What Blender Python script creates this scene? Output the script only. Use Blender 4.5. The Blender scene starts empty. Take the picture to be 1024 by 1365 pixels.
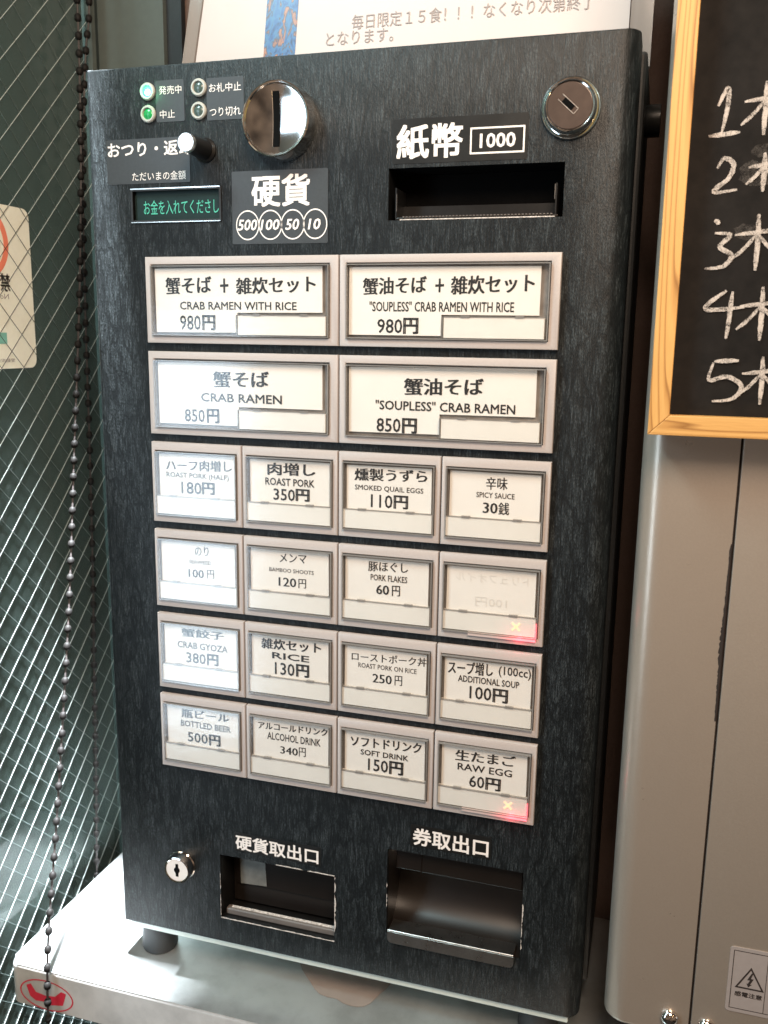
import bpy, bmesh, math, random
from mathutils import Vector, Matrix
random.seed(7)
S = bpy.context.scene
COL = S.collection
U = 0.062          # one layout unit (width of a small button) in metres
ZO = 1.28          # height of the layout origin above the floor
rad = math.radians

def P(x, y, z):
    return Vector((x * U, y * U, z * U + ZO))

# ------------------------------------------------------------------ camera
cam_d = bpy.data.cameras.new('camera')
cam = bpy.data.objects.new('camera', cam_d); COL.objects.link(cam)
R_ = Vector((0.95740818, 0.28837524, 0.01446696))
D_ = Vector((0.06895748, -0.17971042, -0.98129966))
F_ = Vector((-0.28038267, 0.94050193, -0.19194185))
m = Matrix((R_, -D_, -F_)).transposed().to_4x4()
m.translation = P(4.83233911, -8.01389574, -0.7163663)
cam.matrix_world = m
cam_d.sensor_fit = 'VERTICAL'; cam_d.sensor_height = 24.0
cam_d.lens = 24.0 * 1199.59 / 1365.0
cam_d.clip_start = 0.01; cam_d.clip_end = 50
cam_d.dof.use_dof = True
cam_d.dof.focus_distance = 8.6 * U
cam_d.dof.aperture_fstop = 9.0
S.camera = cam

# ------------------------------------------------------------------ world: dim warm restaurant interior
wd = bpy.data.worlds.new('World'); S.world = wd; wd.use_nodes = True
wn = wd.node_tree; bg = wn.nodes['Background']
tc = wn.nodes.new('ShaderNodeTexCoord'); nz = wn.nodes.new('ShaderNodeTexNoise')
nz.inputs['Scale'].default_value = 3.2; nz.inputs['Detail'].default_value = 3
rp = wn.nodes.new('ShaderNodeValToRGB')
rp.color_ramp.elements[0].position = .38; rp.color_ramp.elements[0].color = (.05, .034, .024, 1)
rp.color_ramp.elements[1].position = .68; rp.color_ramp.elements[1].color = (.34, .23, .155, 1)
wn.links.new(tc.outputs['Generated'], nz.inputs['Vector'])
wn.links.new(nz.outputs['Fac'], rp.inputs['Fac'])
wn.links.new(rp.outputs['Color'], bg.inputs['Color'])
bg.inputs['Strength'].default_value = 0.8

# ------------------------------------------------------------------ lamps
def area(name, loc, target, sx, sy, power, col, spread=180):
    l = bpy.data.lights.new(name, 'AREA'); l.shape = 'RECTANGLE'
    l.size = sx * U; l.size_y = sy * U; l.energy = power; l.color = col; l.spread = rad(spread)
    o = bpy.data.objects.new(name, l); COL.objects.link(o)
    o.location = P(*loc)
    o.rotation_euler = (P(*target) - P(*loc)).to_track_quat('-Z', 'Y').to_euler()
    return o
# daylight through the shop front on the left, in three panes
area('daylight_pane', (-4.05, -8.4, -4.8), (-2.2, 0, -4.4), 2.1, 8.6, 1.5, (.66, .84, 1.0))
area('daylight_pane', (-6.8, -7.6, -4.6), (0.5, 0, -3.6), 2.4, 7.5, 1.8, (.58, .80, 1.0))
# unseen spot added inside the glass to whiten the table's left end
l = bpy.data.lights.new('table_fill_spot', 'SPOT'); l.energy = 620; l.color = (.88, .95, 1.0)
l.spot_size = rad(13); l.spot_blend = .6; l.shadow_soft_size = .30 * U
o = bpy.data.objects.new('table_fill_spot', l); COL.objects.link(o); o.location = P(-.95, .25, 6.6)
o.rotation_euler = (P(-.98, .40, -7.77) - P(-.95, .25, 6.6)).to_track_quat('-Z', 'Y').to_euler()
area('transom_pane', (-4.3, -8.4, 3.0), (-.5, 0, 0.6), 2.6, 3.2, .75, (.66, .84, 1.0))
area('outside_wall_fill', (-3.6, -6, 9), (-6, 4, -2), 3, 3, 7, (.70, .95, 1.0))  # fill lamp added out of view to brighten the outside wall
# warm ceiling lamps of the restaurant
area('ceiling_lamp', (7.5, -11, 8.5), (2.5, 0, -3), 6, 6, 11.8, (1.0, .78, .60))
for q in ((12.5, -9.5, -1.6), (10.5, -10, 3.2), (14, -6, 1.0)):
    l = bpy.data.lights.new('bulb', 'POINT'); l.energy = .35; l.color = (1, .62, .3); l.shadow_soft_size = .012
    o = bpy.data.objects.new('bulb', l); COL.objects.link(o); o.location = P(*q)

S.view_settings.view_transform = 'Standard'; S.view_settings.look = 'None'
S.view_settings.exposure = 0.24; S.view_settings.gamma = 1.0
S.render.engine = 'CYCLES'
S.cycles.max_bounces = 10; S.cycles.transparent_max_bounces = 24

# ------------------------------------------------------------------ materials
def newmat(name):
    mt = bpy.data.materials.new(name); mt.use_nodes = True
    return mt, mt.node_tree, mt.node_tree.nodes['Principled BSDF']

def N(t, kind, **kw):
    n = t.nodes.new(kind)
    for k, v in kw.items():
        if k in n.inputs: n.inputs[k].default_value = v
        else: setattr(n, k, v)
    return n

def coords(t, scale=(1, 1, 1)):
    c = t.nodes.new('ShaderNodeTexCoord'); mp = t.nodes.new('ShaderNodeMapping')
    mp.inputs['Scale'].default_value = scale
    t.links.new(c.outputs['Object'], mp.inputs['Vector'])
    return mp.outputs['Vector']

def ramp(t, fac, stops):
    r = t.nodes.new('ShaderNodeValToRGB'); cr = r.color_ramp
    while len(cr.elements) < len(stops): cr.elements.new(.5)
    for e, (p, c) in zip(cr.elements, stops):
        e.position = p; e.color = (*c, 1) if len(c) == 3 else c
    t.links.new(fac, r.inputs['Fac'])
    return r.outputs['Color']

def bump(t, b, h, strength, dist=.0005):
    n = t.nodes.new('ShaderNodeBump'); n.inputs['Strength'].default_value = strength; n.inputs['Distance'].default_value = dist
    t.links.new(h, n.inputs['Height']); t.links.new(n.outputs['Normal'], b.inputs['Normal'])

def mat(name, col, rough=.5, metal=0., noise=.0, nscale=300., bmp=0., spec=.5, coat=0., stretch=(1, 1, 1)):
    mt, t, b = newmat(name)
    b.inputs['Base Color'].default_value = (*col, 1); b.inputs['Roughness'].default_value = rough
    b.inputs['Metallic'].default_value = metal; b.inputs['Specular IOR Level'].default_value = spec
    b.inputs['Coat Weight'].default_value = coat
    v = coords(t, stretch)
    n = N(t, 'ShaderNodeTexNoise', Scale=nscale, Detail=4.0); t.links.new(v, n.inputs['Vector'])
    if noise:
        t.links.new(ramp(t, n.outputs['Fac'], [(.25, tuple(c * (1 - noise) for c in col)), (.75, tuple(min(1, c * (1 + noise)) for c in col))]), b.inputs['Base Color'])
        n2 = N(t, 'ShaderNodeTexNoise', Scale=nscale * .13, Detail=3.0); t.links.new(v, n2.inputs['Vector'])
        mr = N(t, 'ShaderNodeMapRange'); mr.inputs['To Min'].default_value = max(.02, rough * .8); mr.inputs['To Max'].default_value = min(1, rough * 1.25)
        t.links.new(n2.outputs['Fac'], mr.inputs['Value']); t.links.new(mr.outputs['Result'], b.inputs['Roughness'])
    if bmp: bump(t, b, n.outputs['Fac'], bmp)
    return mt

def emis(name, col, s, base=(.02, .02, .02)):
    mt, t, b = newmat(name)
    b.inputs['Base Color'].default_value = (*base, 1)
    b.inputs['Emission Color'].default_value = (*col, 1); b.inputs['Emission Strength'].default_value = s
    return mt

def face_mat():
    mt, t, b = newmat('charcoal_film')
    v = coords(t, (1, 1, .085))
    n1 = N(t, 'ShaderNodeTexNoise', Scale=1500.0, Detail=3.0, Roughness=.6); t.links.new(v, n1.inputs['Vector'])
    v2 = coords(t, (1, 1, .30))
    n2 = N(t, 'ShaderNodeTexNoise', Scale=150.0, Detail=5.0); t.links.new(v2, n2.inputs['Vector'])
    # charred-wood pattern: short tall cells split by dark cracks, fine vertical fibres inside them
    vo = t.nodes.new('ShaderNodeTexVoronoi'); vo.feature = 'DISTANCE_TO_EDGE'; vo.inputs['Scale'].default_value = 120
    wob = N(t, 'ShaderNodeTexNoise', Scale=120.0, Detail=3.0); t.links.new(v2, wob.inputs['Vector'])
    mx = t.nodes.new('ShaderNodeMix'); mx.data_type = 'RGBA'; mx.inputs['Factor'].default_value = .016
    t.links.new(coords(t, (1, 1, .22)), mx.inputs[6]); t.links.new(wob.outputs['Color'], mx.inputs[7])
    t.links.new(mx.outputs[2], vo.inputs['Vector'])
    crack = N(t, 'ShaderNodeMapRange'); crack.inputs['From Max'].default_value = .10; crack.inputs['To Min'].default_value = .79
    t.links.new(vo.outputs['Distance'], crack.inputs['Value'])
    fine = N(t, 'ShaderNodeTexNoise', Scale=2300.0, Detail=2.0); t.links.new(coords(t, (1, 1, .30)), fine.inputs['Vector'])
    a1 = N(t, 'ShaderNodeMath', operation='MULTIPLY_ADD'); t.links.new(fine.outputs['Fac'], a1.inputs[0]); a1.inputs[1].default_value = .55
    h1 = N(t, 'ShaderNodeMath', operation='MULTIPLY'); h1.inputs[1].default_value = .75; t.links.new(n1.outputs['Fac'], h1.inputs[0]); t.links.new(h1.outputs[0], a1.inputs[2])
    mod = N(t, 'ShaderNodeMapRange'); mod.inputs['From Min'].default_value = .3; mod.inputs['From Max'].default_value = .7; mod.inputs['To Min'].default_value = .90; mod.inputs['To Max'].default_value = 1.06
    t.links.new(n2.outputs['Fac'], mod.inputs['Value'])
    m3 = N(t, 'ShaderNodeMath', operation='MULTIPLY'); t.links.new(a1.outputs[0], m3.inputs[0]); t.links.new(mod.outputs[0], m3.inputs[1])
    m4 = N(t, 'ShaderNodeMath', operation='MULTIPLY'); t.links.new(m3.outputs[0], m4.inputs[0]); t.links.new(crack.outputs[0], m4.inputs[1])
    c = ramp(t, m4.outputs[0], [(.40, (.0045, .0055, .006)), (.60, (.0085, .0105, .0115)), (.71, (.020, .0245, .0265)), (.83, (.046, .055, .059))])
    t.links.new(c, b.inputs['Base Color'])
    b.inputs['Roughness'].default_value = .42; b.inputs['Specular IOR Level'].default_value = .22
    bump(t, b, m4.outputs[0], .7, .0005)
    return mt

def schlick(t, f0, k=1.0):
    """reflectance of a thin clear sheet, the same from either side"""
    lw = t.nodes.new('ShaderNodeLayerWeight'); lw.inputs['Blend'].default_value = .5
    p5 = N(t, 'ShaderNodeMath', operation='POWER'); p5.inputs[1].default_value = 4.0; t.links.new(lw.outputs['Facing'], p5.inputs[0])
    ma = N(t, 'ShaderNodeMath', operation='MULTIPLY_ADD'); ma.inputs[1].default_value = (1 - f0) * k; ma.inputs[2].default_value = f0
    t.links.new(p5.outputs[0], ma.inputs[0]); return ma.outputs[0]

def cover_mat():
    # thin clear polystyrene: see-through sheet with a Fresnel sheen
    mt, t, b = newmat('clear_plastic')
    t.nodes.remove(b)
    out = t.nodes['Material Output']
    tr = t.nodes.new('ShaderNodeBsdfTransparent'); tr.inputs['Color'].default_value = (.97, .97, .965, 1)
    gl = t.nodes.new('ShaderNodeBsdfGlossy'); gl.inputs['Roughness'].default_value = .16; gl.inputs['Color'].default_value = (1, 1, 1, 1)
    n = N(t, 'ShaderNodeTexNoise', Scale=30.0, Detail=4.0); t.links.new(coords(t, (1, 1, 2.5)), n.inputs['Vector'])
    bp = t.nodes.new('ShaderNodeBump'); bp.inputs['Strength'].default_value = .3; bp.inputs['Distance'].default_value = .0006
    t.links.new(n.outputs['Fac'], bp.inputs['Height']); t.links.new(bp.outputs['Normal'], gl.inputs['Normal'])
    mx = t.nodes.new('ShaderNodeMixShader'); t.links.new(schlick(t, .036), mx.inputs[0])
    t.links.new(tr.outputs[0], mx.inputs[1]); t.links.new(gl.outputs[0], mx.inputs[2]); t.links.new(mx.outputs[0], out.inputs['Surface'])
    return mt

def glass_mat(name, tint, refl, rough=.02, diffuse=None):
    mt, t, b = newmat(name); t.nodes.remove(b); out = t.nodes['Material Output']
    tr = t.nodes.new('ShaderNodeBsdfTransparent'); tr.inputs['Color'].default_value = (*tint, 1)
    gl = t.nodes.new('ShaderNodeBsdfGlossy'); gl.inputs['Roughness'].default_value = rough
    mx = t.nodes.new('ShaderNodeMixShader'); t.links.new(schlick(t, refl), mx.inputs[0])
    base = tr.outputs[0]
    if diffuse:
        df = t.nodes.new('ShaderNodeBsdfDiffuse'); df.inputs['Color'].default_value = (*diffuse[0], 1)
        m2 = t.nodes.new('ShaderNodeMixShader'); m2.inputs[0].default_value = diffuse[1]
        t.links.new(base, m2.inputs[1]); t.links.new(df.outputs[0], m2.inputs[2]); base = m2.outputs[0]
    t.links.new(base, mx.inputs[1]); t.links.new(gl.outputs[0], mx.inputs[2]); t.links.new(mx.outputs[0], out.inputs['Surface'])
    return mt

def wood_mat(name, axis):
    mt, t, b = newmat(name)
    sc = (1, 1, .06) if axis == 'z' else (.06, 1, 1)
    v = coords(t, sc)
    n = N(t, 'ShaderNodeTexNoise', Scale=34.0, Detail=2.0); t.links.new(v, n.inputs['Vector'])
    sep = t.nodes.new('ShaderNodeSeparateXYZ'); t.links.new(coords(t), sep.inputs[0])
    a = N(t, 'ShaderNodeMath', operation='MULTIPLY_ADD'); a.inputs[1].default_value = 520.0
    t.links.new(sep.outputs['X' if axis == 'z' else 'Z'], a.inputs[0])
    s = N(t, 'ShaderNodeMath', operation='MULTIPLY'); s.inputs[1].default_value = 26.0; t.links.new(n.outputs['Fac'], s.inputs[0]); t.links.new(s.outputs[0], a.inputs[2])
    fr = N(t, 'ShaderNodeMath', operation='FRACT'); 
    sc2 = N(t, 'ShaderNodeMath', operation='MULTIPLY'); sc2.inputs[1].default_value = .62; t.links.new(a.outputs[0], sc2.inputs[0]); t.links.new(sc2.outputs[0], fr.inputs[0])
    c = ramp(t, fr.outputs[0], [(0, (.60, .33, .10)), (.55, (.63, .355, .112)), (.82, (.50, .255, .07)), (.93, (.30, .135, .03)), (1, (.56, .30, .09))])
    f = N(t, 'ShaderNodeTexNoise', Scale=1500.0, Detail=2.0); t.links.new(v, f.inputs['Vector'])
    mx = t.nodes.new('ShaderNodeMix'); mx.data_type = 'RGBA'; mx.blend_type = 'MULTIPLY'; mx.inputs['Factor'].default_value = .35
    t.links.new(c, mx.inputs[6]); t.links.new(ramp(t, f.outputs['Fac'], [(.3, (.75, .72, .7)), (.7, (1.0, 1, 1))]), mx.inputs[7])
    t.links.new(mx.outputs[2], b.inputs['Base Color']); b.inputs['Roughness'].default_value = .55
    bump(t, b, f.outputs['Fac'], .25, .0003)
    return mt

def chalk_mat(lo=.62, hi=.86, top=1.0):
    mt, t, b = newmat('chalk'); out = t.nodes['Material Output']
    b.inputs['Base Color'].default_value = (.50, .45, .405, 1); b.inputs['Roughness'].default_value = .95
    n = N(t, 'ShaderNodeTexNoise', Scale=1500.0, Detail=5.0, Roughness=.75); t.links.new(coords(t), n.inputs['Vector'])
    n2 = N(t, 'ShaderNodeTexNoise', Scale=260.0, Detail=3.0); t.links.new(coords(t), n2.inputs['Vector'])
    ad = N(t, 'ShaderNodeMath', operation='MULTIPLY_ADD'); ad.inputs[1].default_value = .6
    t.links.new(n2.outputs['Fac'], ad.inputs[0]); t.links.new(n.outputs['Fac'], ad.inputs[2])
    mr = N(t, 'ShaderNodeMapRange'); mr.inputs['From Min'].default_value = lo; mr.inputs['From Max'].default_value = hi; mr.inputs['To Max'].default_value = top
    t.links.new(ad.outputs[0], mr.inputs['Value'])
    tr = t.nodes.new('ShaderNodeBsdfTransparent'); mx = t.nodes.new('ShaderNodeMixShader')
    t.links.new(mr.outputs[0], mx.inputs[0]); t.links.new(tr.outputs[0], mx.inputs[1]); t.links.new(b.outputs[0], mx.inputs[2]); t.links.new(mx.outputs[0], out.inputs['Surface'])
    return mt

def steel_mat(name, base, rough, scale=(.05, 1, 1), nscale=900, bmp=.15, metal=.55):
    mt, t, b = newmat(name)
    b.inputs['Metallic'].default_value = metal
    v = coords(t, scale)
    n = N(t, 'ShaderNodeTexNoise', Scale=float(nscale), Detail=3.0); t.links.new(v, n.inputs['Vector'])
    big = N(t, 'ShaderNodeTexNoise', Scale=22.0, Detail=6.0, Roughness=.65); t.links.new(coords(t), big.inputs['Vector'])
    c = ramp(t, big.outputs['Fac'], [(.36, tuple(x * .78 for x in base)), (.55, base), (.75, tuple(min(1, x * 1.08) for x in base))])
    t.links.new(c, b.inputs['Base Color'])
    mr = N(t, 'ShaderNodeMapRange'); mr.inputs['To Min'].default_value = rough * .75; mr.inputs['To Max'].default_value = rough * 1.35
    t.links.new(big.outputs['Fac'], mr.inputs['Value']); t.links.new(mr.outputs[0], b.inputs['Roughness'])
    bump(t, b, n.outputs['Fac'], bmp, .0002)
    return mt

def picture_mat():
    mt, t, b = newmat('printed_picture')
    n = N(t, 'ShaderNodeTexNoise', Scale=70.0, Detail=6.0, Distortion=3.0); t.links.new(coords(t, (1, 1, .6)), n.inputs['Vector'])
    c = ramp(t, n.outputs['Fac'], [(.3, (.01, .015, .05)), (.42, (.02, .07, .22)), (.5, (.035, .12, .26)), (.57, (.05, .03, .05)), (.64, (.35, .13, .05)), (.75, (.03, .04, .12))])
    t.links.new(c, b.inputs['Base Color']); b.inputs['Roughness'].default_value = .35
    return mt

def strip_glow_mat():
    mt, t, b = newmat('red_light_pipe'); 
    sep = t.nodes.new('ShaderNodeSeparateXYZ'); t.links.new(coords(t), sep.inputs[0])
    mr = N(t, 'ShaderNodeMapRange'); mr.inputs['From Min'].default_value = -.34 * U; mr.inputs['From Max'].default_value = .12 * U
    t.links.new(sep.outputs['X'], mr.inputs['Value'])
    pw = N(t, 'ShaderNodeMath', operation='POWER'); pw.inputs[1].default_value = 2.2; t.links.new(mr.outputs[0], pw.inputs[0])
    ml = N(t, 'ShaderNodeMath', operation='MULTIPLY'); ml.inputs[1].default_value = 1.9; t.links.new(pw.outputs[0], ml.inputs[0])
    b.inputs['Base Color'].default_value = (.5, .40, .37, 1)
    b.inputs['Emission Color'].default_value = (1, .035, .09, 1); t.links.new(ml.outputs[0], b.inputs['Emission Strength'])
    return mt

M = dict(
    face=face_mat(),
    body=mat('black_steel', (.012, .012, .012), .5, noise=.3, nscale=400, bmp=.1),
    lip=mat('pale_base_plate', (.55, .62, .58), .35, noise=.05),
    rubber=mat('black_rubber', (.016, .018, .02), .55, noise=.2),
    plate=mat('beige_plastic', (.44, .392, .368), .45, noise=.04, nscale=900, bmp=.06),
    dark=mat('dark_well', (.22, .20, .185), .45, noise=.35, nscale=120),
    card=mat('white_card', (.80, .765, .72), .75, noise=.025, nscale=60, bmp=.1),
    lens=mat('white_lens', (.75, .725, .68), .4, noise=.03, nscale=80),
    ink=mat('black_ink', (.012, .012, .013), .6, noise=.2),
    faint=mat('show_through_ink', (.70, .665, .62), .75, noise=.05),
    white=mat('white_vinyl', (.80, .74, .69), .5, noise=.03),
    film=mat('grey_label_film', (.033, .035, .036), .42, noise=.10, nscale=500, bmp=.1),
    filmd=mat('black_label_film', (.008, .008, .0075), .35, noise=.15, nscale=500),
    chrome=mat('chrome', (.78, .76, .74), .035, 1.0),
    chromes=mat('brushed_chrome', (.80, .79, .77), .085, 1.0, noise=.04, nscale=60),
    satin=mat('satin_metal', (.70, .69, .67), .28, 1.0, noise=.08, nscale=900),
    lockface=mat('lock_face', (.075, .052, .042), .28, .3, noise=.15, nscale=200),
    black=mat('black_plastic', (.008, .008, .008), .32, noise=.2),
    void=mat('black_recess', (.0025, .0025, .0025), .9, noise=.2, spec=.08),
    cover=cover_mat(),
    edge=glass_mat('plastic_edge', (.62, .60, .58), .05, .15, ((.45, .43, .41), .42)),
    bezel=mat('grey_bezel', (.42, .42, .38), .4, noise=.06),
    bronze=mat('bronze_bead', (.010, .009, .0085), .6, .0, spec=.15, noise=.25, nscale=500),
    cord=mat('brown_cord', (.035, .028, .027), .6, noise=.2),
    wire=mat('wire_painted_glint', (.42, .47, .455), .6, .0),  # pale copy of the wire: glint of one family put into colour
    wires=mat('sticker_wire_no_glint', (.07, .065, .05), .9, spec=.1),  # same wire painted dark, glint left out in front of the sticker
    wired=mat('wire_no_glint', (.09, .115, .11), .6, .0),  # other family: same wire in a darker colour, without the painted glint
    glass=glass_mat('window_glass', (.80, .88, .86), .03, .03, ((.12, .165, .155), .26)),
    frame=mat('green_grey_paint', (.085, .105, .098), .5, noise=.06, nscale=200, bmp=.05),
    darkframe=mat('dark_green_paint', (.012, .022, .022), .5, noise=.2),
    navy=mat('navy_paint', (.012, .017, .022), .5, noise=.15),
    brown=mat('brown_wall', (.13, .085, .068), .85, noise=.10, nscale=700, bmp=.35),
    paper=mat('poster_paper', (.53, .475, .455), .55, noise=.02, nscale=40),
    greyink=mat('grey_ink', (.27, .23, .22), .6),
    sleeve=glass_mat('clear_sleeve', (.70, .65, .62), .05, .12, ((.42, .37, .34), .5)),
    table=steel_mat('table_steel', (.58, .60, .60), .31, metal=.74),
    tablefront=steel_mat('table_rim_lit_steel', (.66, .64, .61), .5, metal=.25),  # paler, warmer copy of the table steel; daylight on the rim put into colour
    apron=steel_mat('cabinet_paint', (.36, .33, .30), .4),
    red=mat('red_print', (.62, .03, .06), .45, noise=.08),
    stain=mat('pink_film', (.36, .295, .26), .3, .35, noise=.08, nscale=60),
    cab=mat('taupe_metal', (.43, .36, .295), .30, .45, noise=.03, nscale=900, bmp=.12),
    label=mat('grey_sticker', (.30, .27, .26), .45, noise=.04),
    gunk=mat('dark_sealant', (.018, .012, .01), .8, noise=.3),
    board=mat('blackboard_paint', (.008, .0068, .006), .8, noise=.35, nscale=180, bmp=.15, spec=.2),
    woodz=wood_mat('pine_wood', 'z'), woodx=wood_mat('pine_wood_rail', 'x'), chalk=chalk_mat(), smudge=chalk_mat(.70, 1.05, .16),
    brownplastic=mat('smoky_brown_plastic', (.010, .0075, .006), .32, noise=.3, nscale=30),
    tray=mat('guide_highlight_grey', (.13, .112, .10), .4, noise=.2, nscale=250, stretch=(.2, 1, 1)),
    chip=mat('bare_edge_and_highlight', (.55, .50, .46), .6, noise=.5, nscale=700),
    patch=mat('grey_green_matte', (.16, .165, .15), .8, noise=.25, nscale=160),
    sticker=mat('cream_sticker', (.82, .84, .72), .6, noise=.03),
    orange=mat('orange_red_print', (.80, .23, .14), .6), teal=mat('teal_print', (.20, .48, .40), .6),
    picture=picture_mat(),
    outside=mat('outside_wall', (.10, .125, .118), .9, noise=.12, nscale=7, bmp=.0),
    ground=mat('dark_floor', (.05, .05, .05), .8, noise=.3, nscale=40),
    led_on=emis('lit_green_led', (.07, 1.0, .26), 1.5, (.05, .5, .15)),
    led_core=emis('led_core', (.75, 1.0, .85), 3.0, (.5, .8, .6)),
    led_green=mat('green_led', (.012, .26, .07), .25), led_off=mat('unlit_led', (.055, .085, .075), .2, noise=.2),
    glow_text=emis('green_dots', (.10, .78, .50), .75),
    screen=mat('dark_screen', (.010, .024, .023), .55, noise=.1, spec=.2),
    cross=emis('lit_cross', (1, .52, .30), 1.05, (.5, .4, .3)),
    redstrip=strip_glow_mat(),
)

# ------------------------------------------------------------------ mesh helpers (layout units)
def box(bm, x0, x1, y0, y1, z0, z1, bev=0., seg=2):
    vs = [bm.verts.new((x, y, z)) for x in (x0, x1) for y in (y0, y1) for z in (z0, z1)]
    fs = [bm.faces.new([vs[i] for i in q]) for q in ((0, 1, 3, 2), (4, 6, 7, 5), (0, 4, 5, 1), (2, 3, 7, 6), (0, 2, 6, 4), (1, 5, 7, 3))]
    if bev:
        es = {e for f in fs for e in f.edges}
        bmesh.ops.bevel(bm, geom=list(es), offset=bev, segments=seg, profile=.5, affect='EDGES')

def lathe(bm, prof, cx, cz, seg=48, cap0=False, cap1=False, y0=0.):
    """prof: list of (radius, y); axis along y through (cx, cz)"""
    rings = []
    for r, y in prof:
        if r < 1e-6: rings.append([bm.verts.new((cx, y + y0, cz))])
        else: rings.append([bm.verts.new((cx + r * math.cos(2 * math.pi * i / seg), y + y0, cz + r * math.sin(2 * math.pi * i / seg))) for i in range(seg)])
    for a, b in zip(rings, rings[1:]):
        for i in range(seg):
            j = (i + 1) % seg
            if len(a) == 1 and len(b) == 1: continue
            if len(b) == 1: bm.faces.new((a[i], a[j], b[0]))
            elif len(a) == 1: bm.faces.new((a[0], b[j], b[i]))
            else: bm.faces.new((a[i], a[j], b[j], b[i]))

def poly(bm, pts, y, depth=0.):
    """flat outline in the x-z plane facing -y, given real thickness behind it"""
    f = [bm.verts.new((x, y, z)) for x, z in pts]; fc = bm.faces.new(f)
    if depth:
        b = [bm.verts.new((x, y + depth, z)) for x, z in pts]; bm.faces.new(list(reversed(b)))
        for i in range(len(pts)):
            j = (i + 1) % len(pts); bm.faces.new((f[i], f[j], b[j], b[i]))
    return fc

def rrect(x0, x1, z0, z1, r, n=5, rs=None):
    rs = rs or (r, r, r, r)   # bl, br, tr, tl
    pts = []
    for (cx, cz, a0), rr in zip(((x0, z0, 180), (x1, z0, 270), (x1, z1, 0), (x0, z1, 90)), rs):
        sx = 1 if cx == x0 else -1; sz = 1 if cz == z0 else -1
        for k in range(n + 1):
            a = rad(a0 + 90 * k / n)
            pts.append((cx + sx * rr + rr * math.cos(a), cz + sz * rr + rr * math.sin(a)))
    return pts

def ring(bm, x0, x1, z0, z1, w, y0, y1):
    """rectangular frame of bar width w"""
    w4 = w if isinstance(w, tuple) else (w, w, w, w)   # left right bottom top
    l, r, b, t = w4
    O = [(x0, z0), (x1, z0), (x1, z1), (x0, z1)]; I = [(x0 + l, z0 + b), (x1 - r, z0 + b), (x1 - r, z1 - t), (x0 + l, z1 - t)]
    fo = [bm.verts.new((x, y0, z)) for x, z in O]; fi = [bm.verts.new((x, y0, z)) for x, z in I]
    bo = [bm.verts.new((x, y1, z)) for x, z in O]; bi = [bm.verts.new((x, y1, z)) for x, z in I]
    for k in range(4):
        j = (k + 1) % 4
        bm.faces.new((fo[k], fo[j], fi[j], fi[k])); bm.faces.new((bo[j], bo[k], bi[k], bi[j]))
        bm.faces.new((fo[j], fo[k], bo[k], bo[j])); bm.faces.new((fi[k], fi[j], bi[j], bi[k]))
    return fo

def tube(bm, pts, r, seg=8):
    prev = None
    for i, p in enumerate(pts):
        p = Vector(p)
        d = (Vector(pts[min(i + 1, len(pts) - 1)]) - Vector(pts[max(i - 1, 0)])).normalized()
        a = d.cross(Vector((1, .2, .1))).normalized(); b = d.cross(a)
        rg = [bm.verts.new(p + a * r * math.cos(2 * math.pi * k / seg) + b * r * math.sin(2 * math.pi * k / seg)) for k in range(seg)]
        if prev:
            for k in range(seg):
                j = (k + 1) % seg; bm.faces.new((prev[k], prev[j], rg[j], rg[k]))
        else: bm.faces.new(rg)
        prev = rg
    bm.faces.new(list(reversed(prev)))

WL = {}
def link_mesh(name, me, origin, parent=None, label=None, kind=None):
    o = bpy.data.objects.new(name, me); COL.objects.link(o)
    w = P(*origin)
    if parent is not None:
        o.parent = parent; o.location = w - WL[parent.name]
    else: o.location = w
    WL[o.name] = w
    if label: o['label'] = label
    if kind: o['kind'] = kind
    return o

def to_mesh(name, bm, m_, origin, smooth=False):
    bmesh.ops.recalc_face_normals(bm, faces=bm.faces)
    me = bpy.data.meshes.new(name)
    og = Vector(origin)
    for v in bm.verts: v.co = (v.co - og) * U
    if smooth:
        for f in bm.faces: f.smooth = True
    bm.to_mesh(me); bm.free()
    if smooth: me.set_sharp_from_angle(angle=rad(38))
    me.materials.append(m_)
    return me

def obj(name, bm, m_, parent=None, origin=None, label=None, kind=None, smooth=False):
    if origin is None:
        xs = [v.co for v in bm.verts]
        origin = tuple((min(c[i] for c in xs) + max(c[i] for c in xs)) / 2 for i in range(3))
    return link_mesh(name, to_mesh(name, bm, m_, origin, smooth), origin, parent, label, kind)

def thing(name, label, cat, base, group=None):
    o = bpy.data.objects.new(name, None); COL.objects.link(o); o.empty_display_size = .01
    o.location = P(*base); WL[o.name] = o.location.copy()
    o['label'] = label; o['category'] = cat
    if group: o['group'] = group
    return o

def tag(o, label, cat, group=None):
    o['label'] = label; o['category'] = cat
    if group: o['group'] = group

def B(): return bmesh.new()

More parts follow.
